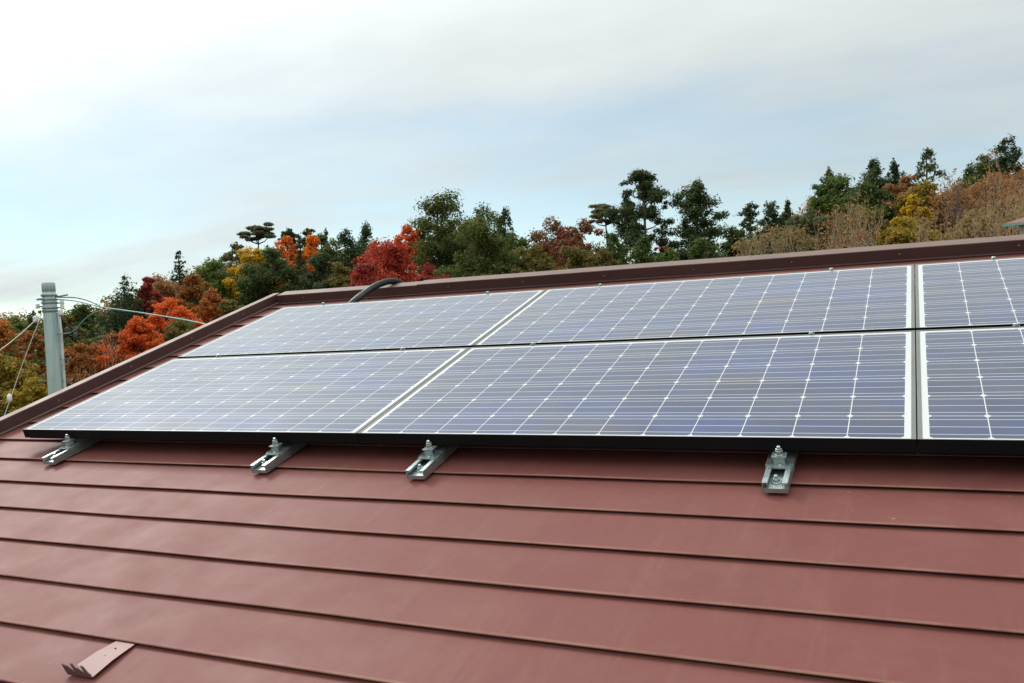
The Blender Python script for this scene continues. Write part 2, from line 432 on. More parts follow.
def make_ridge():
    # front face, top falling both ways from the ridge line, rear face; in world axes relative to the roof frame
    A = RIDGE_V; wcap = .088
    for (ua, ub, dz) in ((-1.985, -.968, 0), (-.972, .876, .0030), (.870, U1, .0012)):
        h = .055 + dz; o = dz
        front = [(A - .004 - o, N0 - .006), (A - .0065 - o, N0 + .001), (A - .003 - o, N0 + .004), (A - o, N0 + .006), (A - o, N0 + h - .003), (A + .003 - o, N0 + h)]
        apex = (A + wcap, N0 + h + .001)
        # mirror about the vertical plane through the apex
        ap = uvn(0, *apex)
        def mir(p):
            q = uvn(0, *p); y = 2 * ap[1] - q[1]; z = q[2]
            return (y * CP + z * SP, -y * SP + z * CP)
        prof = front + [apex] + [mir(p) for p in front[::-1]]
        b = MB(); n = 40 if ub - ua > 3 else 16
        rings = []
        for t in np.linspace(0, 1, n):
            u = ua + t * (ub - ua); w = .0012 * math.sin(u * 2.3 + dz * 900) + .0009 * math.sin(u * 5.1)
            rings.append([(u, p[0], p[1] + w) for p in prof])
        b.loft(rings)
        # rounded tongue at the lap
        if dz > .002:
            for ue, sg in ((ua, -1), ):
                q = [(ue + .012 * math.cos(t), N0 + .027 + .0255 * math.sin(t)) for t in np.linspace(math.pi / 2, 3 * math.pi / 2, 10)]
                ring0 = [(x, A - o - .0012, z) for x, z in q]; ring1 = [(x, A - o + .002, z) for x, z in q]
                b.loft([ring0, ring1])
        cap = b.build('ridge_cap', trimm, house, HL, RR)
        u = ua + .2
        while u < ub - .05:
            q = MB(); q.tube([(u, A - o + .001, N0 + .03), (u, A - o - .003, N0 + .03), (u, A - o - .0045, N0 + .03)], [.0045, .0045, .002], 8)
            q.build('screw', screwm, cap); u += .46
make_ridge()

def make_verge():
    b = MB(); rings = []
    vb, vt = nose_v(EAVE_K - 1) - .01, RIDGE_V + .06
    for t in np.linspace(0, 1, 40):
        v = vb + t * (vt - vb); u = verge_u(v); w = .0012 * math.sin(v * 3.1) + .0008 * math.sin(v * 7)
        h = .058
        P = [(u + .006, N0 - .009), (u + .0065, N0 + .003), (u + .003, N0 + .006), (u, N0 + .008), (u, N0 + h - .003), (u - .003, N0 + h),
             (u - .05, N0 + h), (u - .053, N0 + h - .003), (u - .053, N0 - .16), (u - .04, N0 - .16), (u - .04, N0 - .02)]
        rings.append([(p[0] + w, v, p[1]) for p in P])
    b.loft(rings)
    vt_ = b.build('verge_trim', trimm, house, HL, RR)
    for v in np.arange(-2.2, 2.0, .44):
        u = verge_u(v); q = MB()
        q.tube([(u - .001, v, N0 + .03), (u + .003, v, N0 + .03), (u + .0045, v, N0 + .03)], [.0042, .0042, .002], 8)
        q.build('screw', screwm, vt_)
make_verge()
def make_walls():
    b = MB()
    ev = uvn(0, nose_v(EAVE_K - 1), N0 - .16); ap = uvn(0, RIDGE_V + .085, N0 - .16)
    yf = ev[1] + .45; zf = ap[2] - (ap[1] - yf) * math.tan(PITCH) - .02
    yb = 2 * ap[1] - yf
    b.extrude([(yf, -6.2), (yb, -6.2), (yb, zf), (ap[1], ap[2] - .02), (yf, zf)], 'x', -1.72, U1 - .2)
    b.build('wall', wallm, house, HL)
    g = MB()
    pr = [(ev[1] - .08 + .06 * math.cos(t), ev[2] + .10 + .06 * math.sin(t)) for t in np.linspace(math.pi, 2 * math.pi, 9)]
    pr += [(p[0] * .94 + (ev[1] - .08) * .06, p[1] + .004) for p in pr[::-1]]
    g.extrude(pr, 'x', -2.0, U1)
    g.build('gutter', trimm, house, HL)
make_walls()

# ------------------------------------------------------------------ solar panels
PW, PH, PT = 1.589, .812, .035
PU = PW + .003; PV = PH + .0194
def make_panel():
    root = empty('solar_panel', (0, 0, 0), (PITCH, 0, 0))
    f = MB(); w = .0105
    prof_in = lambda: None
    wl_ = .0075
    lb = .0028
    f.box(0, PW, 0, lb, -PT, 0); f.box(0, PW, PH - wl_, PH, -PT, 0)
    f.box(0, w, lb + .0005, PH - wl_ - .0005, -PT, -.0002); f.box(PW - w, PW, lb + .0005, PH - wl_ - .0005, -PT, -.0002)
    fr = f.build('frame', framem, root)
    g = MB(); nx, ny = 2, 2
    g.box(w - .001, PW - w + .001, lb - .001, PH - wl_ + .001, -.006, -.0011)
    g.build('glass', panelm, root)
    k = MB(); k.box(.001, PW - .001, .018, .042, -.0455, -.0365); k.build('added_shade_bar', framem, root)  # black bar added below the front edge to deepen the shade there
    k = MB(); k.box(w, PW - w, w, PH - w, -.0085, -.0065); k.build('backsheet', plain('white_backsheet', (.75, .75, .73), .6, var=.03), root)
    return root
def copy_tree(o, parent=None):
    c = o.copy(); C.objects.link(c)
    if parent: c.parent = parent
    for ch in list(o.children): copy_tree(ch, c)
    return c
panel0 = make_panel()
spots = [(-1, 0, 'lower left solar panel, its front corner near the verge trim'),
         (-1, 1, 'upper left solar panel with the black conduit behind its top edge'),
         (0, 0, 'lower middle solar panel, wide blue cell grid seen in full'),
         (0, 1, 'upper middle solar panel directly below the long ridge cap'),
         (1, 0, 'lower right solar panel cut by the edge of the view, blue cells'),
         (1, 1, 'upper right solar panel cut by the edge of the view, pale sky sheen')]
for i, (a, c, lab) in enumerate(spots):
    o = panel0 if i == 0 else copy_tree(panel0)
    o.location = uvn(a * PU + .0015, c * (PV + .005), 0)
    tag(o, lab, 'solar panel', 'solar panels in two rows on the roof')

# ------------------------------------------------------------------ mounting rails with clamps
def hexnut(b, x, y, z, r, h):
    b.disc((x, y, z), [(r * .92, 0), (r, h * .12), (r, h * .88), (r * .9, h)], 6, False)
def make_rail():
    root = empty('mounting_rail', (0, 0, 0), (PITCH, 0, 0))     # origin on the roof sheet, v along the slope
    z0 = .0015; w, h, t = .030, .027, .0023
    prof = [(-w, z0), (w, z0), (w, z0 + h), (w - .013, z0 + h), (w - .013, z0 + h - .007), (w - .0107, z0 + h - .007), (w - .0107, z0 + h - t), (w - t, z0 + h - t), (w - t, z0 + t),
            (-w + t, z0 + t), (-w + t, z0 + h - t), (-w + .0107, z0 + h - t), (-w + .0107, z0 + h - .007), (-w + .013, z0 + h - .007), (-w + .013, z0 + h), (-w, z0 + h)]
    b = MB(); b.extrude(prof, 'y', -.122, 1.80, caps=False)
    b.box(-w + t + .0003, w - t - .0003, -.1212, 1.79, z0 + t + .0002, z0 + .0112)
    # end rim faces of the channel, piece by piece
    for y in (-.122, 1.80):
        for q in ([0, 1, 8, 9], [1, 2, 7, 8], [2, 3, 6, 7], [3, 4, 5, 6], [0, 9, 10, 15], [15, 10, 11, 14], [14, 11, 12, 13]):
            b.add([(prof[i][0], y, prof[i][1]) for i in q], [(0, 1, 2, 3)])
    b.build('channel', galv, root)
    zf = z0 + .0114; fb = MB()                                  # bolt through the channel floor
    fb.disc((-.001, -.088, zf), [(.0125, 0), (.0125, .002), (.0105, .0028)], 16)
    hexnut(fb, -.001, -.088, zf + .0028, .0088, .008); fb.disc((-.001, -.088, zf + .0108), [(.0052, 0), (.0052, .006), (.0038, .0085)], 10)
    fb.build('bolt', galv, root)
    top = z0 + h
    pl = MB()                                                   # folded slide plate on the channel
    pl.box(-.0275, .0275, -.049, .06, top + .0004, top + .0034)
    pl.box(-.0335, -.0309, -.036, .05, top - .012, top + .0034); pl.box(.0309, .0335, -.036, .05, top - .012, top + .0034)
    pl.box(-.0309, -.0275, -.036, .05, top + .0006, top + .0032); pl.box(.0275, .0309, -.036, .05, top + .0006, top + .0032)
    pl.disc((.002, -.034, top + .0034), [(.0055, 0), (.0045, .0022), (.002, .003)], 10)
    pl.build('slide_plate', galv, root)
    cl = MB()                                                   # hooked clamp gripping the frame
    cl.box(-.0135, .0135, -.029, -.0265, top + .0036, top + .0215); cl.box(-.0135, .0135, -.0262, -.006, top + .0036, top + .0062)
    cl.box(-.011, .011, -.0105, -.0075, top + .0064, top + .0215)
    cl.box(-.0175, .0175, -.0335, -.004, top + .0217, top + .0247)
    cl.build('clamp', galv, root)
    sb = MB(); z1 = top + .0247
    sb.disc((0, -.018, z1), [(.0115, 0), (.0115, .0022), (.0095, .003)], 16)
    hexnut(sb, 0, -.018, z1 + .003, .0098, .009); hexnut(sb, 0, -.018, z1 + .012, .0080, .0045)
    sb.disc((0, -.018, z1 + .0165), [(.0052, 0), (.0052, .0045), (.0035, .0065)], 10)
    sb.build('bolt', galv, root)
    for y in (PH + .0097, 2 * PH + .0194 + .010):               # mid and top clamps
        mc = MB(); mc.box(-.009, .009, y - .006, y + .006, .066, .0895); hexnut(mc, 0, y, .0895, .0075, .006)
        mc.build('clamp', galv, root)
    return root
rail0 = make_rail()
for i, (u, dv, lab) in enumerate([(-1.324, .004, 'galvanised mounting rail end below the corner of the lower left panel'),
          (-.318, -.002, 'galvanised mounting rail end left of the seam between left and middle panels'),
          (.269, -.004, 'galvanised mounting rail end right of the seam between left and middle panels'),
          (1.280, -.006, 'galvanised mounting rail end under the right part of the middle panel'),
          (1.868, -.002, 'mounting rail under the right panel, only its gap clamp seen')]):
    o = rail0 if i == 0 else copy_tree(rail0)
    o.location = uvn(u, dv, N0); tag(o, lab, 'mounting rail', 'mounting rails under the solar panels')

# ------------------------------------------------------------------ conduit over the ridge
cp = [on_v(x, y, v) for x, y, v in ((355.5, 300.0, 1.70), (364, 293.6, 1.82), (373, 287.4, 1.93), (381, 283.6, 2.02), (389, 281.4, 2.10), (397, 281.6, 2.17), (402, 284.0, 2.23))]
c0 = cp[0]
cp = [(c0[0] - .20, 1.30, -.062), (c0[0] - .07, 1.56, -.060)] + cp
l_ = cp[-1]
cp += [(l_[0] + .05, l_[1] + .12, l_[2] - .09), (l_[0] + .08, l_[1] + .4, l_[2] - .30)]
b = MB(); path = catmull(cp, 26)
b.tube(path, [.0175 + (.0014 if i % 2 else -.0006) for i in range(len(path))], 14)
M_ = b.build('cable_conduit', rubber, None, (0, 0, 0), RR)
tag(M_, 'black corrugated conduit arching from behind the panel over the ridge', 'conduit')

# ------------------------------------------------------------------ snow guard in the foreground
holem = plain('dark_hole', (.02, .01, .01), .9)
def snow_guard():
    tl, tr_ = np.array(on_n(119.5, 640, N0 - .0065)), np.array(on_n(137.5, 643, N0 - .0065))
    bl, br = np.array(on_n(77.5, 665, N0 + .004)), np.array(on_n(93, 677.5, N0 + .004))
    org = (tl + tr_) / 2
    root = empty('snow_guard', uvn(*org), RR, 'loose red brown metal snow guard tongue with serrated end on the roof', 'snow guard')
    t = MB(); th = np.array([0, 0, .0016]); up0 = np.array([0, .03, 0])
    rows = [(tl + up0, tr_ + up0), (tl, tr_), ((tl * .45 + bl * .55) + [0, 0, .003], (tr_ * .45 + br * .55) + [0, 0, .003]), (bl, br)]
    rings = []
    for a, c in rows: rings.append([a - org, c - org, c - org + th, a - org + th])
    t.loft(rings)
    tg = t.build('tongue', plain('pale_red_brown_paint', (.185, .066, .056), .5, var=.12), root)
    h = MB()
    ax = (tl - bl) / np.linalg.norm(tl - bl); sd = (tr_ - tl) / np.linalg.norm(tr_ - tl)
    for q in (.30, .55):
        h = MB(); c = (tl + tr_) / 2 * (1 - q) + (bl + br) / 2 * q - org + np.array([0, 0, .0040])
        h.disc(c, [(.0024, 0), (.0022, .0006)], 10, False)
        h.build('hole', holem, tg)
    cmb = MB(); a = np.array(on_n(68, 674.5, N0 + .001)) - org; c = np.array(on_n(92.5, 678.5, N0 + .001)) - org; n = 5
    nrm = np.array([.0006, .0022, .0004]); up_ = np.array([-.019, .002, .027])
    base = [a, c, c + nrm, a + nrm]
    lip = [q + up_ * .35 for q in base]; cmb.loft([base, lip])
    bk0 = bl - org; bk1 = br - org
    cmb.loft([[bk0, bk1, bk1 + th, bk0 + th], [a, c, c + th, a + th]])
    for i in range(n):
        p0 = a + (c - a) * (i / n + .01) + up_ * .34; p1 = a + (c - a) * ((i + .80) / n) + up_ * .34
        f_ = .75 + .25 * ((i * 7) % 3) / 2; bend = np.array([0, -.004 * (i % 2), .001])
        p2 = p0 + (p1 - p0) * .2 + up_ * .66 * f_ + bend; p3 = p1 - (p1 - p0) * .3 + up_ * .6 * f_ + bend
        cmb.loft([[p0, p1, p1 + nrm, p0 + nrm], [p2, p3, p3 + nrm, p2 + nrm]])
    cmb.build('serrated_end', plain('dark_red_brown_paint', (.12, .055, .05), .5), root)
snow_guard()

# ------------------------------------------------------------------ utility pole and its wires
PD = 14.0
ptop = at(48.2, 282.5, PD); pz0 = float(ground_h(ptop[0], ptop[1]))
pole = empty('utility_pole', (ptop[0], ptop[1], pz0), label='grey concrete utility pole rising beside the roof edge', cat='utility pole')
H = ptop[2] - pz0
b = MB(); b.disc((0, 0, 0), [(.165, 0), (.105, H - .30), (.098, H - .15)], 24)
b.build('shaft', concm, pole)
b = MB(); b.disc((0, 0, H - .15), [(.101, 0), (.100, .13), (.092, .15)], 24); b.build('cap', concm, pole)
rw = np.array([RIGHT[0], RIGHT[1], 0]); rw /= np.linalg.norm(rw); fw = np.array([-rw[1], rw[0], 0])
def pl(px, py): return at(px, py, PD) - np.array([ptop[0], ptop[1], pz0])
for y, hh in ((296.5, .035), (300.5, .028), (304, .035), (309, .028), (312.5, .04)):
    z = pl(50, y)[2]; b = MB(); b.disc((0, 0, z), [(.104, 0), (.112, .002), (.112, hh - .002), (.104, hh)], 20)
    for sg in (-1, 1): b.box(-.02 + sg * .0, .02, -.135 if sg < 0 else .10, -.10 if sg < 0 else .135, z, z + hh)
    b.build('band', steelm, pole)
b = MB(); o = rw * .155 - fw * .03
b.tube([pl(58, 312) * [0, 0, 1] + rw * .13, pl(58, 330) * [0, 0, 1] + rw * .15, o + [0, 0, .3]], .022, 8); b.build('riser_pipe', plain('pale_riser_pipe', (.55, .58, .55), .5), pole)
for z, s in ((pl(50, 382)[2], 1), (pl(50, 382)[2] + .02, -1), (pl(50, 360)[2], 1)):
    b = MB(); b.tube([rw * s * .10 + [0, 0, z], rw * s * .27 + [0, 0, z], rw * s * .275 + [0, 0, z + .03]], .011, 6); b.build('climbing_step', steelm, pole)
b = MB(); z = pl(50, 297)[2]
b.tube([rw * .08 + [0, 0, z], rw * .18 + [0, 0, z + .005], rw * .30 + [0, 0, z + .02]], .014, 6)
b.build('bracket', steelm, pole)
b = MB(); b.tube([rw * -.08 + [0, 0, z - .02], rw * -.20 + [0, 0, z - .03]], .018, 6); b.build('bracket', steelm, pole)
for px, py in ((60.5, 312.5), (35.5, 319)):
    b = MB(); c = pl(px, py); b.tube([c + [0, 0, -.05], c + [0, 0, -.02], c + [0, 0, .0], c + [0, 0, .03], c + [0, 0, .05]], [.025, .045, .03, .045, .02], 12)
    b.tube([c, c * [0, 0, 1] + np.array([0, 0, .0])], .012, 6)
    b.build('insulator', porcel, pole)
for px, py, sg in ((61, 303.5, 1), (62.5, 308, 1), (37.5, 306, -1)):
    z = pl(50, py)[2]; b = MB(); b.tube([rw * sg * .09 + [0, 0, z], rw * sg * .19 + [0, 0, z]], .012, 6); b.build('bracket', steelm, pole)
    b = MB(); c = rw * sg * .20 + [0, 0, z]; b.tube([c + [0, 0, -.03], c + [0, 0, -.01], c + [0, 0, .01], c + [0, 0, .035], c + [0, 0, .05]], [.02, .036, .024, .034, .014], 10); b.build('insulator', porcel, pole)
def wire(name, pts, r, mat, label, cat='cable', sides=7):
    b = MB(); b.tube(catmull(pts, 10), r, sides); o = b.build(name, mat); tag(o, label, cat); return o
gable = (-1.80, 1.7, -.55)
wire('overhead_cable', [at(54, 299, PD), at(75, 301, 13.6), at(105, 307.5, 12.9), at(150, 314.2, 11.8), at(206, 324.5, 10.5), at(262, 345, 8.5), gable], .0095, cablem,
     'pale green service cable drooping from the pole to behind the roof edge')
wire('drop_loop', [at(57, 334, PD), at(72, 332, 13.8), at(83, 321, 13.6), at(95, 312.5, 13.3), at(110, 309.4, 13.0), at(128, 311.4, 12.6)], .008, cablem,
     'short pale cable loop curling up under the service cable')
wire('line_cable', [at(54, 311, PD), at(68, 325, 17), at(84, 338, 22), at(104, 352, 30), at(130, 366, 42)], .011, blackm,
     'thin dark line running from the pole down towards the trees')
wire('upper_line', [at(54, 297, PD), at(80, 298.5, 17), at(100, 306, 20), at(118, 316, 26)], .010, blackm, 'thin dark line leaving the pole top above the green cable')
for px, py, lab in ((67.5, 331, 'upper dark splice sleeve hanging on the line beside the pole'), (75.5, 336.5, 'lower dark splice sleeve hanging on the line beside the pole')):
    b = MB(); c = at(px, py, PD + .4); b.tube([c + [0, 0, .07], c + [0, 0, .04], c + [0, 0, -.05], c + [0, 0, -.07]], [.012, .036, .036, .015], 10)
    b.tube([c + [0, 0, .07], c + [0, 0, .16]], .008, 6)
    tag(b.build('splice_sleeve', blackm), lab, 'splice sleeve')
wire('guy_wire', [at(42, 314, PD), at(20, 334.5, 12.4), at(-4, 353, 11), at(-60, 392, 9)], .0065, wirem, 'pale guy wire running left from the pole out of view')
wire('guy_wire', [at(41, 316, PD), at(24, 360, 13.4), at(5, 414, 12.8), at(-20, 480, 12.2)], .006, wirem, 'steep yellowish guy wire with a white guard on it')
b = MB(); c = at(9.5, 398.5, 12.95); b.tube([c + [0, 0, .07], c + [0, 0, .04], c + [0, 0, -.03], c + [0, 0, -.06]], [.012, .034, .034, .012], 10)
tag(b.build('guy_insulator', porcel), 'small white insulator threaded on the steep guy wire', 'insulator')

# ------------------------------------------------------------------ trees
PAL = {
 'fir':     [(0.024, 0.043, 0.018), (0.042, 0.070, 0.024), (0.069, 0.102, 0.033)],
 'cedar':   [(0.039, 0.059, 0.015), (0.083, 0.115, 0.024), (0.158, 0.182, 0.040), (0.217, 0.223, 0.050)],
 'pine':    [(0.035, 0.055, 0.020), (0.064, 0.093, 0.029), (0.120, 0.145, 0.040)],
 'green':   [(0.063, 0.100, 0.020), (0.112, 0.163, 0.031), (0.188, 0.231, 0.044)],
 'dkgreen': [(0.041, 0.067, 0.018), (0.076, 0.113, 0.026), (0.136, 0.167, 0.035)],
 'olive':   [(0.091, 0.094, 0.022), (0.163, 0.144, 0.034), (0.215, 0.150, 0.036), (0.143, 0.169, 0.036)],
 'yellow':  [(0.264, 0.175, 0.014), (0.576, 0.362, 0.020), (0.720, 0.475, 0.030)],
 'orange':  [(0.418, 0.094, 0.015), (0.748, 0.188, 0.020), (0.825, 0.300, 0.030)],
 'red':     [(.22, .024, .018), (.46, .054, .032), (.56, .095, .042), (.34, .040, .030)],
 'crimson': [(0.175, 0.024, 0.020), (0.350, 0.043, 0.034), (0.475, 0.072, 0.045)],
 'rust':    [(0.135, 0.062, 0.022), (0.297, 0.111, 0.030), (0.459, 0.156, 0.036), (0.162, 0.130, 0.030)],
 'scarlet': [(0.381, 0.060, 0.018), (0.728, 0.126, 0.025), (0.806, 0.204, 0.030)],
 'maplemix':[(.17, .026, .024), (.34, .052, .042), (.26, .06, .04), (.19, .15, .04), (.14, .16, .04)],
 'autumn':  [(0.108, 0.101, 0.025), (0.378, 0.101, 0.025), (0.567, 0.176, 0.030), (0.378, 0.270, 0.036)],
 'goldmix': [(0.068, 0.087, 0.020), (0.284, 0.203, 0.025), (0.486, 0.308, 0.030), (0.176, 0.196, 0.025)],
 'brown':   [(0.138, 0.096, 0.042), (0.276, 0.180, 0.075), (0.391, 0.258, 0.105), (0.218, 0.180, 0.075)],
 'redbrown':[(0.161, 0.078, 0.036), (0.322, 0.150, 0.058), (0.437, 0.210, 0.075), (0.253, 0.180, 0.070)],
 'greygreen':[(0.098, 0.108, 0.050), (0.161, 0.162, 0.075), (0.230, 0.198, 0.085)],
}
LM = {k: leaf_mat('foliage_' + k, v) for k, v in PAL.items()}

def leaves_mesh(name, mat, pos, nrm, size, aspect, parent, r):
    n = len(pos)
    t = r.normal(size=(n, 3)); nrm = nrm / (np.linalg.norm(nrm, axis=1, keepdims=True) + 1e-9)
    a = np.cross(nrm, t); a /= np.linalg.norm(a, axis=1, keepdims=True) + 1e-9
    c = np.cross(nrm, a)
    L = size[:, None] * np.sqrt(aspect); Wd = size[:, None] / np.sqrt(aspect)
    V = np.empty((n, 4, 3))
    V[:, 0] = pos - a * L; V[:, 1] = pos - c * Wd * .8 + nrm * Wd * .25; V[:, 2] = pos + a * L; V[:, 3] = pos + c * Wd * .8 + nrm * Wd * .25
    me = bpy.data.meshes.new(name); me.vertices.add(n * 4); me.loops.add(n * 4); me.polygons.add(n)
    me.vertices.foreach_set('co', V.reshape(-1).astype(np.float32))
    me.loops.foreach_set('vertex_index', np.arange(n * 4, dtype=np.int32))
    me.polygons.foreach_set('loop_start', np.arange(0, n * 4, 4, dtype=np.int32))
    try: me.polygons.foreach_set('loop_total', np.full(n, 4, dtype=np.int32))
    except Exception: pass
    me.update(calc_edges=True); me.materials.append(mat)
    o = bpy.data.objects.new(name, me); C.objects.link(o)
    if parent: o.parent = parent
    return o

def fill(blobs, n, r, flat_n=.35):
    """scatter leaf centres in ellipsoid blobs (cx,cy,cz,rx,rz), denser towards the skin"""
    B = np.array(blobs); vol = B[:, 3] ** 2 * B[:, 4]; vol = vol ** .7
    idx = r.choice(len(B), n, p=vol / vol.sum())
    d = r.normal(size=(n, 3)); d /= np.linalg.norm(d, axis=1, keepdims=True)
    rad = r.uniform(.1, 1.0, n) ** .5 * np.clip(1 + .22 * r.normal(size=n), .5, 1.3)
    q = d * rad[:, None]
    pos = B[idx, :3] + q * np.c_[B[idx, 3], B[idx, 3], B[idx, 4]]
    nr = d * .8 + np.array([0, 0, flat_n]) + r.normal(size=(n, 3)) * .45
    return pos, nr

def crown_blobs(kind, H, Wm, cb, r):
    """blobs (x, y, z, rx, rz) and limb ends; H total height, Wm crown width, cb crown base fraction"""
    Rr = Wm / 2; bl = []; limbs = []
    z0 = H * cb; Hc = H - z0
    def puff(p, rr, rz, k=3):
        for _ in range(k):
            o = r.normal(size=3) * [rr * .5, rr * .5, rz * .4]
            s_ = r.uniform(.45, .85)
            bl.append((p[0] + o[0], p[1] + o[1], p[2] + o[2], rr * s_, rz * s_))
    if kind == 'broad':
        N = int(np.clip(34 + Wm * 6, 40, 90))
        prof = [(0, .62), (.25, .92), (.5, 1.0), (.7, .92), (.85, .70), (1, .30)]
        ph = r.uniform(0, 6.28, 3)
        for i in range(N):
            t = r.uniform(0, 1) ** .8; a = r.uniform(0, 6.28)
            lob = 1 + .14 * math.sin(2 * a + ph[0]) + .10 * math.sin(3 * a + ph[1] + 4 * t)
            rr = r.uniform(.15, .30) * Rr
            q = max(0, Rr * np.interp(t, *zip(*prof)) * lob - rr * .6) * r.uniform(.35, 1) ** .5
            top = .93 + .07 * math.sin(2 * a + ph[2])
            p = np.array([q * math.cos(a), q * math.sin(a), z0 + (Hc - rr * .5) * t * top])
            puff(p, rr, rr * .72, 3)
            if i % 4 == 0: limbs.append(p)
        bl.append((0, 0, H - .12 * Rr - .15, .2 * Rr, .12 * Rr + .15))
    elif kind == 'fir':
        n = int(np.clip(Hc / .40, 10, 28))
        for i in range(n):
            t = (i + .3) / n; z = z0 + Hc * t; rad = Rr * min(1, 1.55 * (1 - t)) ** .9 * r.uniform(.8, 1.12) + .05 * Rr
            k = max(4, int(9 * (1 - t) + 3)); a0 = r.uniform(0, 6.28)
            for j in range(k):
                a = a0 + j * 6.283 / k + r.uniform(-.25, .25); q = rad * r.uniform(.7, 1.08)
                for s in (.3, .6, .9):
                    bl.append((q * s * math.cos(a), q * s * math.sin(a), z - .26 * q * s + r.uniform(-.08, .08), (.30 * q + .14) * (1.15 - .45 * s), .15 * q * (1.1 - s * .5) + .10))
        bl.append((0, 0, H - .25, .10 * Rr, .3))
    elif kind in ('cedar', 'ragged'):
        prof = [(0, .75), (.3, 1), (.55, 1.0), (.7, .86), (.82, .66), (.92, .42), (1, .16)]
        N = int(np.clip(Hc * Wm * 1.1, 44, 130))
        if kind == 'ragged': prof = prof[:4] + [(.82, .78), (.92, .60), (1, .32)]
        ph = r.uniform(0, 6.28, 2)
        for i in range(N):
            t = r.uniform(0, 1) ** .8; a = r.uniform(0, 6.28)
            R0 = Rr * np.interp(t, *zip(*prof)) * r.uniform(.78, 1.12) * (1 + .1 * math.sin(3 * a + ph[0] + 6 * t))
            rr = r.uniform(.17, .30) * Rr * (1.15 - .5 * t)
            q = max(0, R0 - rr * .7) * r.uniform(.3, 1) ** .5
            p = (q * math.cos(a), q * math.sin(a), z0 + Hc * t * .95 - .10 * q)
            puff(p, rr, rr * .85, 3)
            if i % 5 == 0: limbs.append(p)
        for t in np.linspace(.05, .93, 10): puff((r.normal() * .06 * Rr, r.normal() * .06 * Rr, z0 + Hc * t), Rr * .80 * np.interp(t, *zip(*prof)), Hc * .09, 4)
        bl.append((0, 0, H - .3, .13 * Rr, .32))
    elif kind in ('pine', 'umbrella'):
        N = 30 if kind == 'pine' else 15
        for i in range(N):
            t = ((i + .5) / N) ** .9 if kind == 'pine' else r.uniform(.86, 1)
            a = i * 2.4 + r.uniform(-.5, .5)
            w_ = np.interp(t, [0, .3, .6, .8, 1], [.95, 1, .85, .6, .2]) if kind == 'pine' else np.interp(t, [.8, .92, 1], [1, .95, .6])
            q = Rr * w_ * r.uniform(.45, 1.0) if kind == 'pine' else Rr * w_ * r.uniform(.1, .85)
            z = z0 + Hc * t - .06 * Hc
            rr = Rr * r.uniform(.16, .34) * (1.15 - .3 * t)
            p = (q * math.cos(a), q * math.sin(a), z)
            puff(p, rr * 1.1, rr * (.72 if kind == 'pine' else .25), 4)
            if kind == 'pine' and r.random() < .5:
                puff((p[0] * .55, p[1] * .55, z + rr * r.uniform(-.4, .6)), rr * .7, rr * .5, 2)
            limbs.append(p)
        if kind == 'pine': puff((0, 0, H - .5), Rr * .26, .5, 4)
        if kind == 'pine': bl.append((0, 0, H - .25, Rr * .16, .28))
    return bl, limbs

def tree(kind, px, top, wpx, D, pal, label, cat='tree', name=None, cb=.18, dens=1.0, bark=barkm, group=None, leaf=None, hmax=None, twig=0):
    """stands at depth D behind the pixel column px, its top at pixel row `top`"""
    seed = int(px * 131 + top * 17 + D); r = np.random.default_rng(seed)
    P = at(px, top, D); gz = float(ground_h(P[0], P[1])) - .05
    H = P[2] - gz; Wm = wpx * D / FOC * {'broad': 1.30, 'cedar': 1.24, 'ragged': 1.25, 'fir': 1.4, 'pine': 1.15, 'umbrella': 1.1}[kind]
    root = empty(name or 'tree', (P[0], P[1], gz), (0, 0, 0), label, cat, group)
    if wpx <= 20 and kind == 'broad': cb = max(cb, 1 - 1.1 * Wm / H)
    bl, limbs = crown_blobs(kind, H, Wm, cb, r)
    k_ = H / max(b_[2] + b_[4] for b_ in bl); bl = [(b_[0], b_[1], b_[2] * k_, b_[3], b_[4]) for b_ in bl]; limbs = [(p[0], p[1], p[2] * k_) for p in limbs]
    # trunk with limbs
    t = MB(); r0 = max(.07, H * .016); lean = r.normal(size=2) * H * .012
    zt = H * (.96 if kind in ('fir', 'cedar', 'ragged', 'pine') else .93 if kind == 'umbrella' else .72)
    tr = [np.array([0, 0, -.3]), np.array([lean[0] * .4, lean[1] * .4, zt * .35]), np.array([lean[0], lean[1], zt * .7]), np.array([lean[0] * .4, lean[1] * .4, zt])]
    tr = catmull(tr, 4); t.tube(tr, np.linspace(r0, r0 * .22, len(tr)), 7)
    for p in limbs:
        p = np.array(p); z = max(H * cb * .8, p[2] - .35 * math.hypot(p[0], p[1]) - .1); z = min(z, zt * .97)
        k = z / zt; c0 = np.array([lean[0] * k, lean[1] * k, z]); mid = c0 * .45 + p * .55 + [0, 0, -.06 * H * .2]
        t.tube([c0, mid, p], [r0 * .38, r0 * .24, r0 * .09], 5)
    t.build('trunk', bark, root)
    px_h = min(H * (1 - cb), 20) * FOC / D
    n = int(np.clip(wpx * px_h * 2.9 * dens, 1400, 22000))
    pos, nr = fill(bl, n, r, .2 if kind == 'fir' else .4)
    s = (leaf or .092) * (D / 65) ** .8 * r.uniform(.6, 1.35, n)
    leaves_mesh('crown', LM[pal], pos, nr, s, 2.2 if kind in ('fir', 'pine', 'umbrella', 'cedar', 'ragged') else 1.5, root, r)
    return root

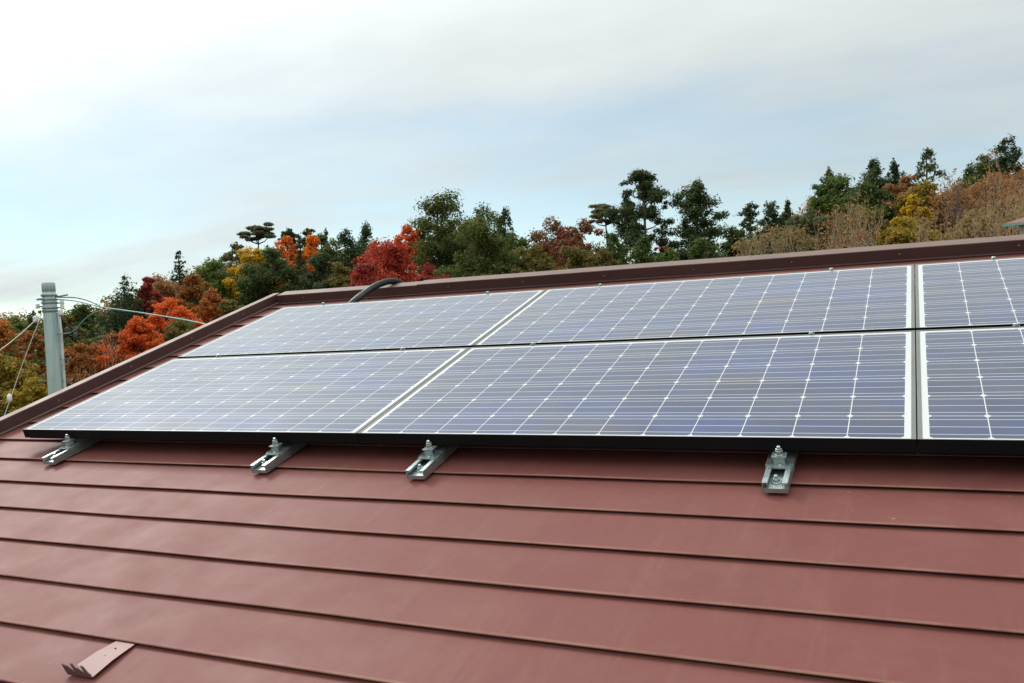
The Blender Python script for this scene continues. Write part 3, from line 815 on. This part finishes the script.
def bare_tree(px, top, wpx, D, label, pal='brown', bark=palebark, leafn=400, cat='bare tree', name='bare_tree', lean=0, levels=4, r0=None, group=None):
    seed = int(px * 37 + top * 11 + D); r = np.random.default_rng(seed)
    P = at(px, top, D); gz = float(ground_h(P[0], P[1])) - .05
    H = P[2] - gz; Rr = wpx * D / FOC / 2
    root = empty(name, (P[0], P[1], gz), (0, 0, 0), label, cat, group)
    t = MB(); tips = []
    r0 = r0 or max(.07, H * .016)
    def grow(p, d, L, rad, lv):
        pts = [p]; q = p.copy(); dd = d.copy()
        for i in range(3):
            dd = dd + r.normal(size=3) * .16 + np.array([0, 0, .06]); dd /= np.linalg.norm(dd)
            q = q + dd * L / 3; pts.append(q.copy())
        t.tube(pts, np.linspace(rad, rad * .55, 4), 5 if lv < 2 else 3, caps=False)
        if lv >= levels: tips.append(q); return
        for j in range(int(r.integers(2, 4)) + (1 if lv == 0 else 0)):
            k = r.uniform(.45, 1); bp = pts[1] * (1 - k) + pts[3] * k
            a = r.uniform(0, 6.28); sp = r.uniform(.45, .95)
            nd = dd * math.cos(sp) + sp * np.array([math.cos(a), math.sin(a), r.uniform(-.1, .35)]); nd /= np.linalg.norm(nd)
            grow(bp, nd, L * r.uniform(.58, .8), max(rad * .58, .018), lv + 1)
    L0 = H * .40
    nstem = 1 if Rr < 1.2 else 3
    for s in range(nstem):
        d = np.array([r.normal() * .14 * (nstem > 1) * 2 + lean * rw[0], r.normal() * .14 * (nstem > 1) * 2 + lean * rw[1], 1.0]); d /= np.linalg.norm(d)
        grow(np.array([r.normal() * .2 * (nstem > 1), r.normal() * .2 * (nstem > 1), -.2]), d, L0, r0, 0)
    # scale to the wanted height and width
    V = np.array(t.v); sz = H / V[:, 2].max(); sx = Rr / max(.1, np.percentile(np.hypot(V[:, 0], V[:, 1]), 93))
    sx = min(max(sx, .4), 1.9)
    t.v = [tuple(p) for p in V * [sx, sx, sz]]
    t.build('branches', bark, root)
    if leafn:
        T = np.array(tips) * [sx, sx, sz]; idx = r.integers(0, len(T), leafn)
        pos = T[idx] + r.normal(size=(leafn, 3)) * [.35, .35, .28] * (D / 60)
        leaves_mesh('crown', LM[pal], pos, r.normal(size=(leafn, 3)) + [0, 0, .3], .09 * (D / 60) * r.uniform(.6, 1.4, leafn), 2.2, root, r)
    return root

#     kind    px   top  w   D   palette  label
T = [
 # left, beyond the pole
 ('broad',    2,  318, 46, 62, 'autumn',  'orange brown tree at the left edge, left of the pole'),
 ('broad',   -4,  352, 62, 46, 'goldmix', 'yellow and dark green tree low at the left edge behind the guy wires'),
 ('broad',   30,  330, 40, 58, 'rust',    'rusty tree just left of the pole, behind it'),
 ('cedar',   33,  309, 15, 74, 'dkgreen', 'small dark conifer poking up left of the pole'),
 ('broad',   30,  376, 60, 40, 'goldmix', 'golden olive tree directly left of the pole foot'),
 ('broad',   16,  316, 34, 78, 'green',   'pale green treetop on the skyline at the left edge'),
 ('broad',   62,  313, 40, 66, 'olive',   'olive yellow tree right behind the pole top'),
 ('broad',   80,  342, 54, 46, 'rust',    'brown leafed tree right of the pole under the cables'),
 ('broad',   84,  303, 48, 76, 'dkgreen', 'dark green treetop between the pole and the pointed fir'),
 ('fir',    125,  273, 58, 68, 'fir',     'pointed dark fir above the service cable'),
 ('broad',  112,  330, 58, 52, 'rust',    'brownish tree below the pointed dark fir'),
 ('broad',  158,  273, 52, 74, 'redbrown','red brown treetop right of the pointed fir'),
 ('broad',  147,  277, 30, 70, 'crimson', 'small crimson crown beside the pointed fir'),
 ('broad',  170,  297, 50, 50, 'scarlet', 'bright scarlet maple above the service cable'),
 ('broad',  138,  316, 58, 46, 'scarlet', 'bright orange red maple below the service cable'),
 ('broad',  178,  316, 60, 47, 'olive',   'olive bush right of the orange red maple at the roof edge'),
 ('fir',    178,  249, 28, 82, 'fir',     'small dark fir standing up on the left skyline'),
 ('broad',  210,  258, 66, 72, 'green',   'rounded fresh green tree on the left skyline'),
 ('broad',  212,  287, 46, 54, 'autumn',  'orange and olive tree above the left roof edge'),
 ('broad',  232,  300, 44, 46, 'olive',   'olive shrub touching the roof verge'),
 ('broad',  196,  274, 44, 64, 'rust',    'rust coloured tree below the rounded green one'),
 # ridge on the left
 ('broad',  247,  246, 46, 72, 'yellow',  'bright yellow tree below the umbrella pine'),
 ('umbrella',258, 224, 36, 88, 'greygreen',    'flat topped umbrella pine on the skyline'),
 ('broad',  234,  242, 40, 90, 'greygreen','grey green crown left of the umbrella pine'),
 ('broad',  272,  246, 70, 68, 'dkgreen', 'big dark green rounded tree in the middle left'),
 ('broad',  287,  235, 44, 73, 'orange',  'bright orange tree on the skyline behind the dark rounded one'),
 ('broad',  310,  234, 36, 74, 'orange',  'orange tree right of the thin dark cypress'),
 ('fir',    298,  232, 22, 69, 'fir',     'thin dark cypress between two orange trees'),
 ('broad',  288,  227, 15, 96, 'pine',    'tiny dark round treetop above the orange tree'),
 ('broad',  307,  228, 18, 96, 'pine',    'tiny dark flat treetop above the cypress'),
 ('cedar',  325,  227, 14, 95, 'pine',    'tiny pointed dark treetop on the skyline'),
 ('cedar',  320,  232, 44, 78, 'dkgreen', 'dark evergreen right of the orange tree'),
 ('cedar',  345,  229, 40, 80, 'fir',     'dark evergreen on the skyline left of the crimson maple'),
 ('cedar',  366,  220, 24, 84, 'fir',     'taller narrow dark conifer above the crimson maple'),
 ('pine',   322,  252, 56, 62, 'pine',    'green pine with a pale bare trunk'),
 ('broad',  338,  262, 44, 58, 'olive',   'olive brown shrub left of the crimson maple'),
 ('broad',  384,  237, 84, 62, 'red',     'large crimson red maple above the ridge'),
 ('broad',  407,  224, 46, 70, 'scarlet', 'orange red crown behind the large crimson maple'),
 ('broad',  362,  262, 52, 54, 'crimson', 'low dark crimson bush left of the conduit'),
 ('broad',  428,  263, 56, 52, 'crimson', 'low crimson bush in front of the tall dark cedar'),
 # middle
 ('ragged', 439,  189, 66, 66, 'cedar',   'tall dark green cedar with ragged top'),
 ('cedar',  478,  203, 58, 60, 'cedar',   'conical green cedar right of the ragged one'),
 ('cedar',  504,  206, 20, 80, 'pine',    'small dark conifer top behind the conical cedar'),
 ('broad',  512,  232, 50, 64, 'green',   'green leafy tree right of the conical cedar'),
 ('broad',  548,  216, 70, 66, 'maplemix','thin red maple with sky showing through its crown'),
 ('broad',  583,  218, 52, 62, 'maplemix','red and olive maple right of the thin maple'),
 ('broad',  535,  244, 56, 54, 'olive',   'olive green bush below the thin red maple'),
 ('broad',  575,  245, 62, 56, 'olive',   'broad olive bush below the red and olive maple'),
 ('pine',   641,  170, 72, 66, 'pine',    'tall dark pine with open crown and bare stem'),
 ('umbrella',603, 203, 40, 72, 'greygreen','grey flat branched tree leaning left of the tall pine'),
 ('cedar',  612,  232, 28, 60, 'dkgreen', 'dark green young conifer left below the tall pine'),
 ('cedar',  642,  232, 44, 58, 'dkgreen', 'dark green bush at the foot of the tall pine'),
 ('broad',  664,  239, 26, 72, 'crimson', 'small crimson bush between the pine and the tall conifer'),
 ('broad',  668,  248, 46, 56, 'green',   'light green bush under the small crimson one'),
 ('broad',  604,  248, 40, 52, 'olive',   'yellowish bush just above the ridge left of the pine'),
 ('cedar',  695,  179, 46, 66, 'pine',    'tall dense conifer right of the open pine'),
 ('broad',  700,  238, 56, 58, 'dkgreen', 'dark green bush at the foot of the dense conifer'),
 ('cedar',  732,  224, 32, 64, 'dkgreen', 'mid height dark tree right of the dense conifer'),
 ('pine',   749,  202, 30, 72, 'pine',    'thin open dark tree on the right skyline'),
 ('cedar',  772,  200, 32, 66, 'fir',     'dark solid evergreen beside the thin open tree'),
 ('cedar',  787,  198, 16, 74, 'pine',    'small dark tuft behind the brown thicket'),
 # right
 ('broad',  775,  224, 80, 54, 'brown',   'brown thicket tree right of the dense conifer'),
 ('broad',  810,  206, 60, 60, 'greygreen','grey green thicket crown below the green trees'),
 ('cedar',  828,  167, 22, 76, 'pine',    'dark treetop above the rounded green tree on the right'),
 ('broad',  832,  173, 64, 66, 'green',   'rounded green tree on the right skyline'),
 ('broad',  863,  178, 62, 62, 'dkgreen', 'dark green tree right of the rounded green one'),
 ('cedar',  873,  157, 30, 72, 'pine',    'left of two dark treetops on the right skyline'),
 ('cedar',  894,  158, 24, 70, 'fir',     'right of two dark treetops on the right skyline'),
 ('pine',   926,  147, 34, 66, 'pine',    'tall sparse tree with few dark leaves on the right skyline'),
 ('broad',  905,  174, 50, 66, 'redbrown','red brown treetop below the sparse tall tree'),
 ('broad',  925,  180, 52, 60, 'goldmix', 'golden tree in the brown woods on the right'),
 ('broad',  912,  194, 40, 54, 'yellow',  'yellow leaved bush in the brown woods on the right'),
 ('cedar', 1004,  135, 36, 72, 'fir',     'dark conifer top near the right edge'),
 ('cedar',  985,  154, 40, 70, 'dkgreen', 'dark green tree left of the right edge conifer'),
 ('cedar',  968,  162, 24, 74, 'dkgreen', 'small dark green treetop behind the bare twigs'),
 ('broad',  990,  172, 76, 60, 'redbrown','red brown leafy tree near the right edge'),
 ('broad', 1032,  160, 70, 60, 'redbrown','russet tree cut by the right edge'),
 ('broad',  955,  188, 70, 58, 'redbrown','russet brown crown in the middle of the right woods'),
 ('broad',  862,  205, 76, 54, 'olive',   'olive brown bushy tree below the dark green one'),
 ('broad',  905,  215, 60, 50, 'goldmix', 'olive gold thicket tree above the right ridge'),
 ('broad',  978,  208, 70, 48, 'brown',   'dull brown thicket tree above the right end of the ridge'),
]
NAMES = {'fir': 'fir_tree', 'cedar': 'conifer_tree', 'ragged': 'conifer_tree', 'pine': 'pine_tree', 'umbrella': 'umbrella_pine', 'broad': 'leafy_tree'}
THIN = {'thin red maple with sky showing through its crown': .5, 'red and olive maple right of the thin maple': .8, 'tall dark pine with open crown and bare stem': .95,
        'grey flat branched tree leaning left of the tall pine': .6, 'thin open dark tree on the right skyline': .6, 'tall sparse tree with few dark leaves on the right skyline': .28, 'flat topped umbrella pine on the skyline': 1.0}
for kind, px, top, w, D, pal, lab in T:
    kw = dict(cb=.12 if kind in ('broad', 'fir') else .2)
    if kind == 'umbrella': kw['cb'] = .1
    if kind == 'pine': kw['cb'] = .35; kw['bark'] = greybark
    if 'pale bare trunk' in lab: kw['bark'] = palebark
    tree(kind, px, top, w, D, pal, lab, name=NAMES[kind], dens=THIN.get(lab, 1.0), **kw)

BT = [
 (106, 325, 34, 38, 'pale bare snag right of the pole', 'rust', palebark, 60, -.15),
 (862, 184, 56, 50, 'pale leaning bare tree in front of the brown woods', 'brown', palebark, 250, -.9),
 (885, 200, 50, 48, 'second pale bare tree right of the leaning one', 'redbrown', palebark, 220, -.7),
 (838, 208, 40, 46, 'low bare tree below the rounded green tree', 'redbrown', palebark, 420, .2),
 (945, 168, 50, 54, 'tall bare tree right of the golden tree', 'redbrown', greybark, 500, .1),
 (975, 150, 40, 56, 'slender bare tree rising to the skyline left of the conifer top', 'redbrown', palebark, 350, .1),
 (1010, 166, 56, 52, 'bare tree with russet leaves at the right edge', 'redbrown', palebark, 600, .15),
 (930, 205, 50, 46, 'pale thin trunks above the right half of the ridge', 'brown', palebark, 350, 0),
 (990, 195, 60, 44, 'bare bush with pale stems left of the far roof', 'brown', palebark, 500, 0),
 (800, 218, 50, 46, 'bare bushy tree at the left of the brown thicket', 'greygreen', palebark, 500, 0),
 (762, 226, 46, 48, 'pale twiggy bush above the ridge joint', 'greygreen', palebark, 500, 0),
 (1030, 176, 60, 48, 'twiggy tree cut off by the right edge', 'brown', palebark, 500, 0),
]
for px, top, w, D, lab, pal, bk, ln, le in BT:
    bare_tree(px, top, w, D, lab, pal, bk, ln, lean=le, r0=.17 if le < -.5 else None)

# the wood behind, one closed canopy following the slope
SKYL = [(-60, 310), (0, 309), (30, 311), (60, 309), (90, 302), (115, 293), (135, 287), (150, 281), (180, 269), (210, 262), (240, 254), (270, 248), (320, 243), (370, 239), (400, 240), (430, 226),
        (490, 224), (510, 236), (545, 240), (600, 240), (625, 250), (660, 254), (680, 240), (720, 236), (745, 231), (770, 221), (790, 214), (810, 203), (830, 190), (870, 180), (900, 184), (930, 190), (960, 180), (1000, 168), (1060, 160)]
def wood(name, pal, label, x0, x1, n, seed):
    r = np.random.default_rng(seed); bl = []
    for _ in range(n):
        px = r.uniform(x0, x1); D = r.uniform(79, 96)
        top = np.interp(px, *zip(*SKYL)) + abs(r.normal()) * 9 + 3 * math.sin(px * .13 + seed) + 2
        rr = r.uniform(.7, 1.9) * D / 84
        p = at(px, top, D) - [0, 0, rr * .8]
        k = 0
        while p[2] > ground_h(p[0], p[1]) and k < 5:
            bl.append((p[0] + r.normal() * .5, p[1] + r.normal() * .5, p[2], rr * r.uniform(.8, 1.2), rr * .8)); p = p - [0, 0, rr * 1.2]; k += 1
    pos, nr = fill(bl, len(bl) * 190, r)
    o = leaves_mesh(name, LM[pal], pos, nr, .125 * r.uniform(.6, 1.4, len(pos)), 1.6, None, r)
    tag(o, label, 'wood', kind='stuff')
wood('hillside_wood', 'dkgreen', 'dark green mass of the wooded slope behind the single trees', -60, 760, 150, 1)
wood('hillside_wood', 'rust', 'rust brown mass of the wooded slope on the left', -60, 330, 60, 2)
wood('hillside_wood', 'olive', 'olive mass of the wooded slope behind the single trees', -60, 880, 95, 3)
wood('hillside_wood', 'redbrown', 'russet mass of the bare wooded slope on the right', 740, 1060, 80, 4)
wood('hillside_wood', 'goldmix', 'golden olive mass of the wooded slope on the right', 760, 1060, 45, 5)

# undergrowth that nobody could count, filling the slope between the trunks
def undergrowth(name, azs, n, pal, label, hgt=(.6, 2.4), dr=(30, 92), seed=1):
    r = np.random.default_rng(seed); bl = []
    a = np.radians(r.uniform(*azs, n)); d = r.uniform(dr[0], dr[1], n)
    x = CAM[0] + d * np.sin(a); y = CAM[1] + d * np.cos(a); z = ground_h(x, y)
    h = r.uniform(*hgt, n)
    bl = np.c_[x, y, z + h * .5, h * r.uniform(.7, 1.2, n), h * .6]
    pos, nr = fill(bl, n * 75, r)
    o = leaves_mesh(name, LM[pal], pos, nr, .15 * r.uniform(.6, 1.4, len(pos)), 1.6, None, r)
    tag(o, label, 'undergrowth', kind='stuff')
undergrowth('green_undergrowth', (-64, -14), 380, 'dkgreen', 'dark green undergrowth between the trees of the slope', seed=1)
undergrowth('tall_undergrowth', (-58, -14), 300, 'dkgreen', 'tall dark green thicket behind the front trees of the slope', hgt=(2.4, 5.2), dr=(60, 88), seed=5)
undergrowth('olive_undergrowth', (-40, -14), 90, 'olive', 'olive thicket behind the front trees of the slope', hgt=(2.4, 5.0), dr=(58, 84), seed=6)
undergrowth('rusty_undergrowth', (-64, -28), 240, 'rust', 'rusty autumn undergrowth between the trees on the left', seed=2)
undergrowth('brown_undergrowth', (-14, 12), 420, 'brown', 'dull brown undergrowth below the woods on the right', hgt=(.8, 3.2), seed=3)

# ------------------------------------------------------------------ far house at the right edge
def far_house():
    D = 40
    e0 = at(1004, 224, D); g0 = float(ground_h(e0[0], e0[1]))
    root = empty('far_house', (e0[0], e0[1], g0), (0, 0, math.atan2(rw[1], rw[0]) - R(52)), 'corner of a far house roof with teal gutter at the right edge', 'house')
    ze = e0[2] - g0; L = 7.0; dp = 2.4; rz = ze + .40
    b = MB(); b.box(.5, L - .4, .35, 2 * dp - .35, -1, ze - .02); b.build('wall', wallm, root)
    b = MB()
    b.extrude([(0, ze), (dp, rz), (2 * dp, ze), (2 * dp, ze - .07), (dp, rz - .07), (0, ze - .07)], 'x', 0, L); b.build('roof', plain('rusty_orange_roof', (.19, .085, .055), .7, scale=3), root)
    b = MB(); b.extrude([(dp - .18, rz - .01), (dp - .16, rz + .09), (dp + .16, rz + .09), (dp + .18, rz - .01)], 'x', .25, L + .02); b.build('ridge_cap', plain('cream_ridge', (.70, .66, .48), .5, var=.1), root)
    b = MB(); b.box(-.05, L + .05, -.14, -.004, ze - .13, ze - .02); b.build('gutter', plain('teal_gutter', (.20, .38, .36), .5, var=.1), root)
    for x in (1.2, 3.6):
        b = MB(); b.box(x, x + 1.2, .30, .349, ze - 1.5, ze - .5); w = b.build('window', plain('dark_window_glass', (.04, .05, .06), .15), root)
far_house()
